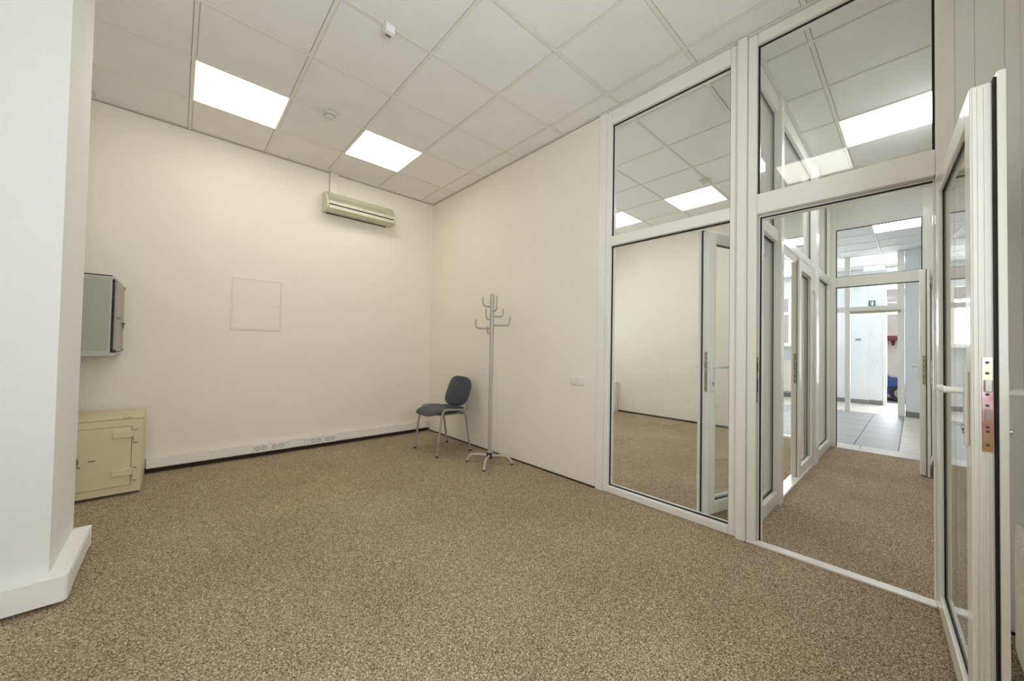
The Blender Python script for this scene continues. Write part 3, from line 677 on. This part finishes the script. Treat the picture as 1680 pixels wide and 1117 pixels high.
for rr, tt, z, up in ((-.088, .05, 1.585, .085), (.048, .075, 1.540, .14), (-.055, .06, 1.452, .105), (.110, -.04, 1.487, .08),
                      (-.166, -.03, 1.365, .09), (.180, .03, 1.395, .085), (-.048, -.06, 1.312, .075)):
    d = right*rr+toward*tt; L_ = d.length; d.normalize()
    P = lambda s_, zz: Vector((cxs, cys, 0))+d*s_+Vector((0, 0, zz))
    hk = MB().tube([P(.015, z)]+[P(max(.018, L_-.045), z-.002)]+arc(P(L_-.04, z-.002), P(L_, z-.004), P(L_+.002, z+.04), 7)+[P(L_+.002, z+up)], .0098, 12).build('hook', 'stand_metal', cs, smooth=True)
    MB().cyl(P(-.0225, z), P(-.020, z), .004, n=8).build('screw', 'black_rubber', hk)
# --- chair
ch = empty('visitor_chair', (-.37, -.97, 0)); tag(ch, 'visitor chair with navy vinyl seat and back on grey tube legs in the corner', 'chair')
CX, CY = -.37, -.97
def cushion(name, fn, nx, ny, n_exp, parent, mat):
    """superellipse pad; fn(u,v,side,edge)->Vector"""
    m = MB(); bm = m.bm
    rings_t, rings_b = [], []
    K = 40; RR = [.0, .25, .5, .7, .85, .94, .985, 1.0]
    def outline(a):
        c, s_ = math.cos(a), math.sin(a); e = 2/n_exp
        return math.copysign(abs(c)**e, c), math.copysign(abs(s_)**e, s_)
    for side, store in ((1, rings_t), (-1, rings_b)):
        for r_ in RR:
            if side == -1 and r_ == 1.0: store.append(rings_t[-1]); continue
            if r_ == 0:
                store.append([bm.verts.new(fn(0, 0, side*1.0))]); continue
            ring_ = []
            for k in range(K):
                u, v = outline(2*math.pi*k/K)
                th = (1-r_**6)**.5 if r_ < 1 else 0
                ring_.append(bm.verts.new(fn(u*r_, v*r_, side*th)))
            store.append(ring_)
    for store in (rings_t, rings_b):
        c = store[0][0]
        for k in range(K): bm.faces.new((c, store[1][k], store[1][(k+1) % K]))
        for a, b in zip(store[1:], store[2:]):
            for k in range(K): bm.faces.new((a[k], b[k], b[(k+1) % K], a[(k+1) % K]))
    return m.build(name, mat, parent, smooth=True)
def seat_fn(u, v, t):      # u forward(-x) , v across y
    x = CX-.010 - u*(.268 if u > 0 else .205); y = CY+v*.232*(1-.06*max(0, -u))
    z = .458 - .045*max(0, u-.45)**2*2.6 + .020*max(0, -u-.3) - .010*(1-v*v)*(1-u*u)
    return Vector((x, y, z+t*(.028 if t > 0 else .022)))
cushion('seat', seat_fn, 0, 0, 3.6, ch, 'navy_vinyl')
def back_fn(u, v, t):      # u across y, v up
    y = CY+u*.235*(1-.05*v); z = .660+v*.165
    x = CX+.205+.055*v - .035*(1-u*u) 
    return Vector((x+(-t*.020 if t > 0 else -t*.014), y, z))
cushion('backrest', back_fn, 0, 0, 3.2, ch, 'navy_vinyl')
for s_ in (-1, 1):
    y = CY+s_*.2365
    pts = [Vector((CX-.215, y+s_*.004, .012)), Vector((CX-.165, y, .40))]
    pts += arc((CX-.162, y, .415), (CX-.152, y, .492), (CX-.09, y, .487), 7)
    pts += [Vector((CX+.02, y, .478))]
    pts += arc((CX+.07, y, .474), (CX+.135, y, .470), (CX+.148, y, .41), 7)
    pts += [Vector((CX+.212, y+s_*.004, .012))]
    fr = MB().tube(pts, .0115, 14).build('leg_frame', 'grey_metal', ch, smooth=True)
    for px in (-.215, .212): MB().cyl((CX+px, y+s_*.004, 0), (CX+px, y+s_*.004, .016), .0135).build('rubber_foot', 'black_rubber', fr)
    yb = CY+s_*.175
    up_ = [Vector((CX-.10, yb, .425)), Vector((CX+.08, yb, .425))]+arc((CX+.14, yb, .425), (CX+.215, yb, .428), (CX+.215, yb, .50), 7)+[Vector((CX+.232, yb, .70))]
    MB().tube(up_, .0095, 12).build('back_support', 'grey_metal', ch, smooth=True)
for px, zz in ((-.14, .424), (.12, .424)):
    MB().tube([(CX+px, CY-.236, zz), (CX+px, CY+.236, zz)], .0095, 12).build('cross_bar', 'grey_metal', ch, smooth=True)
# ================================================================== HALL THINGS
es = empty('exit_sign', (9.33, -3.93, 2.37)); tag(es, 'green emergency exit sign over the hall entrance', 'sign')
bx('sign_board', 'green_sign', 9.325, 9.339, -3.985, -3.875, 2.29, 2.42, es, .003)
bx('door_symbol', 'white_plastic', 9.3235, 9.3248, -3.955, -3.925, 2.308, 2.398, es)
fg = MB(); fg.cyl((9.3232, -3.908, 2.390), (9.3247, -3.908, 2.390), .008, n=12)
for a, b in (((-3.908, 2.380), (-3.912, 2.348)), ((-3.912, 2.348), (-3.900, 2.326)), ((-3.900, 2.326), (-3.888, 2.312)), ((-3.912, 2.348), (-3.920, 2.310)), ((-3.909, 2.374), (-3.895, 2.360)), ((-3.909, 2.374), (-3.922, 2.364))):
    fg.tube([(9.324, a[0], a[1]), (9.324, b[0], b[1])], .0028, 6)
fg.build('running_figure', 'white_plastic', es)
bx('mount', 'white_plastic', 9.339, 9.399, -3.96, -3.90, 2.33, 2.39, es)
hs = outlet('light_switch', (9.40, -3.97, 1.0), 2, '-x', 'white double switch on the hall wall below the exit sign', cat='light switch')
for yy, nm in ((-3.62, 'door closer'),):
    t = empty('door_closer', (9.34, -3.66, 1.52)); tag(t, 'steel lever latch on the white wall left of the exit sign', 'latch')
    bx('mounting_plate', 'jamb_steel', 9.326, 9.339, -3.74, -3.64, 1.50, 1.535, t, .003)
    MB().tube([(9.325, -3.74, 1.53), (9.30, -3.72, 1.52), (9.295, -3.66, 1.51)], .008).build('lever', 'steel', t)
hd = empty('wall_detector', (9.34, -3.66, 2.72)); tag(hd, 'small round detector high on the hall wall', 'detector')
MB().cyl((9.33, -3.66, 2.72), (9.3395, -3.66, 2.72), .05, n=24).build('base', 'detector_plastic', hd)
MB().cyl((9.318, -3.66, 2.72), (9.3298, -3.66, 2.72), .03, n=24).build('sensor_head', 'white_plastic', hd)
# --- street outside
S(bx('street', 'street', 10.1, 40, -30, 25, -.70, -.65), 'grey street outside')
S(bx('outer_step', 'tile_beige', 9.5, 10.1, -8, 4, -.70, -.06))
fb = empty('far_building', (24, -5, -.8)); tag(fb, 'pale building across the street seen through the open street door', 'building')
bx('wall', 'facade', 24, 26, -22, 20, -.8, 9, fb)
bx('plinth', 'facade', 23.9, 24, -22, 20, -.8, .1, fb)
for k in range(9):
    yy = -18+k*4.2
    f = bx('window', 'pvc', 23.94, 23.999, yy-.7, yy+.7, 1.2, 3.2, fb)
    bx('pane', 'car_glass', 23.93, 23.939, yy-.6, yy-.04, 1.3, 3.1, f); bx('pane', 'car_glass', 23.93, 23.939, yy+.04, yy+.6, 1.3, 3.1, f)
    bx('cornice', 'pvc', 23.8, 23.999, yy-.85, yy+.85, 3.3, 3.42, f)
aw = empty('shop_awning', (23.6, -3.8, 2.1)); tag(aw, 'small dark red awning on the building across the street', 'awning')
MB().prism([(23.99, 2.12), (23.5, 1.95), (23.5, 1.86), (23.54, 1.86), (23.99, 2.02)], 'y', -4.1, -3.5).build('canopy', 'facade_red', aw)
MB().cyl((23.7, -3.88, 1.62), (23.7, -3.88, 1.9), .05, .09).build('lantern', 'facade_red', aw)
car = empty('parked_car', (18.85, -3.4, -.65)); tag(car, 'dark blue car parked on the street beyond the open door', 'car')
X0 = 18.0; X1 = 19.7; zc = -.65
body = [(-5.0, .28), (-5.02, .62), (-4.72, .86), (-3.9, .96), (-1.3, .98), (-.95, .9), (-.92, .34), (-1.0, .28)]
MB().prism([(a, zc+b) for a, b in body], 'x', X0, X1).build('body', 'car_blue', car)
cabp = [(-3.95, .955), (-3.35, 1.44), (-1.75, 1.46), (-1.2, .975)]
MB().prism([(a, zc+b) for a, b in cabp], 'x', X0+.12, X1-.12).build('cabin', 'car_blue', car)
MB().prism([(-3.78, zc+.99), (-3.32, zc+1.36), (-2.62, zc+1.38), (-2.62, zc+.99)], 'x', X0+.105, X0+.119).build('side_window', 'car_glass', car)
MB().prism([(-2.55, zc+.99), (-2.55, zc+1.38), (-1.82, zc+1.38), (-1.42, zc+1.0)], 'x', X0+.105, X0+.119).build('side_window', 'car_glass', car)
for yy in (-4.25, -1.75):
    for xx in (X0+.08, X1-.08):
        wh = MB().cyl((xx-.11, yy, zc+.32), (xx+.11, yy, zc+.32), .32, n=28).build('wheel', 'tyre', car)
        MB().cyl((xx-.12, yy, zc+.32), (xx+.12, yy, zc+.32), .19, n=20).build('hubcap', 'steel', wh)
bx('headlight', 'white_plastic', X0-.01, X0+.3, -5.0, -4.8, zc+.6, zc+.74, car, .03)
bx('side_trim', 'tyre', X0-.008, X0-.0005, -4.9, -1.0, zc+.5, zc+.56, car)
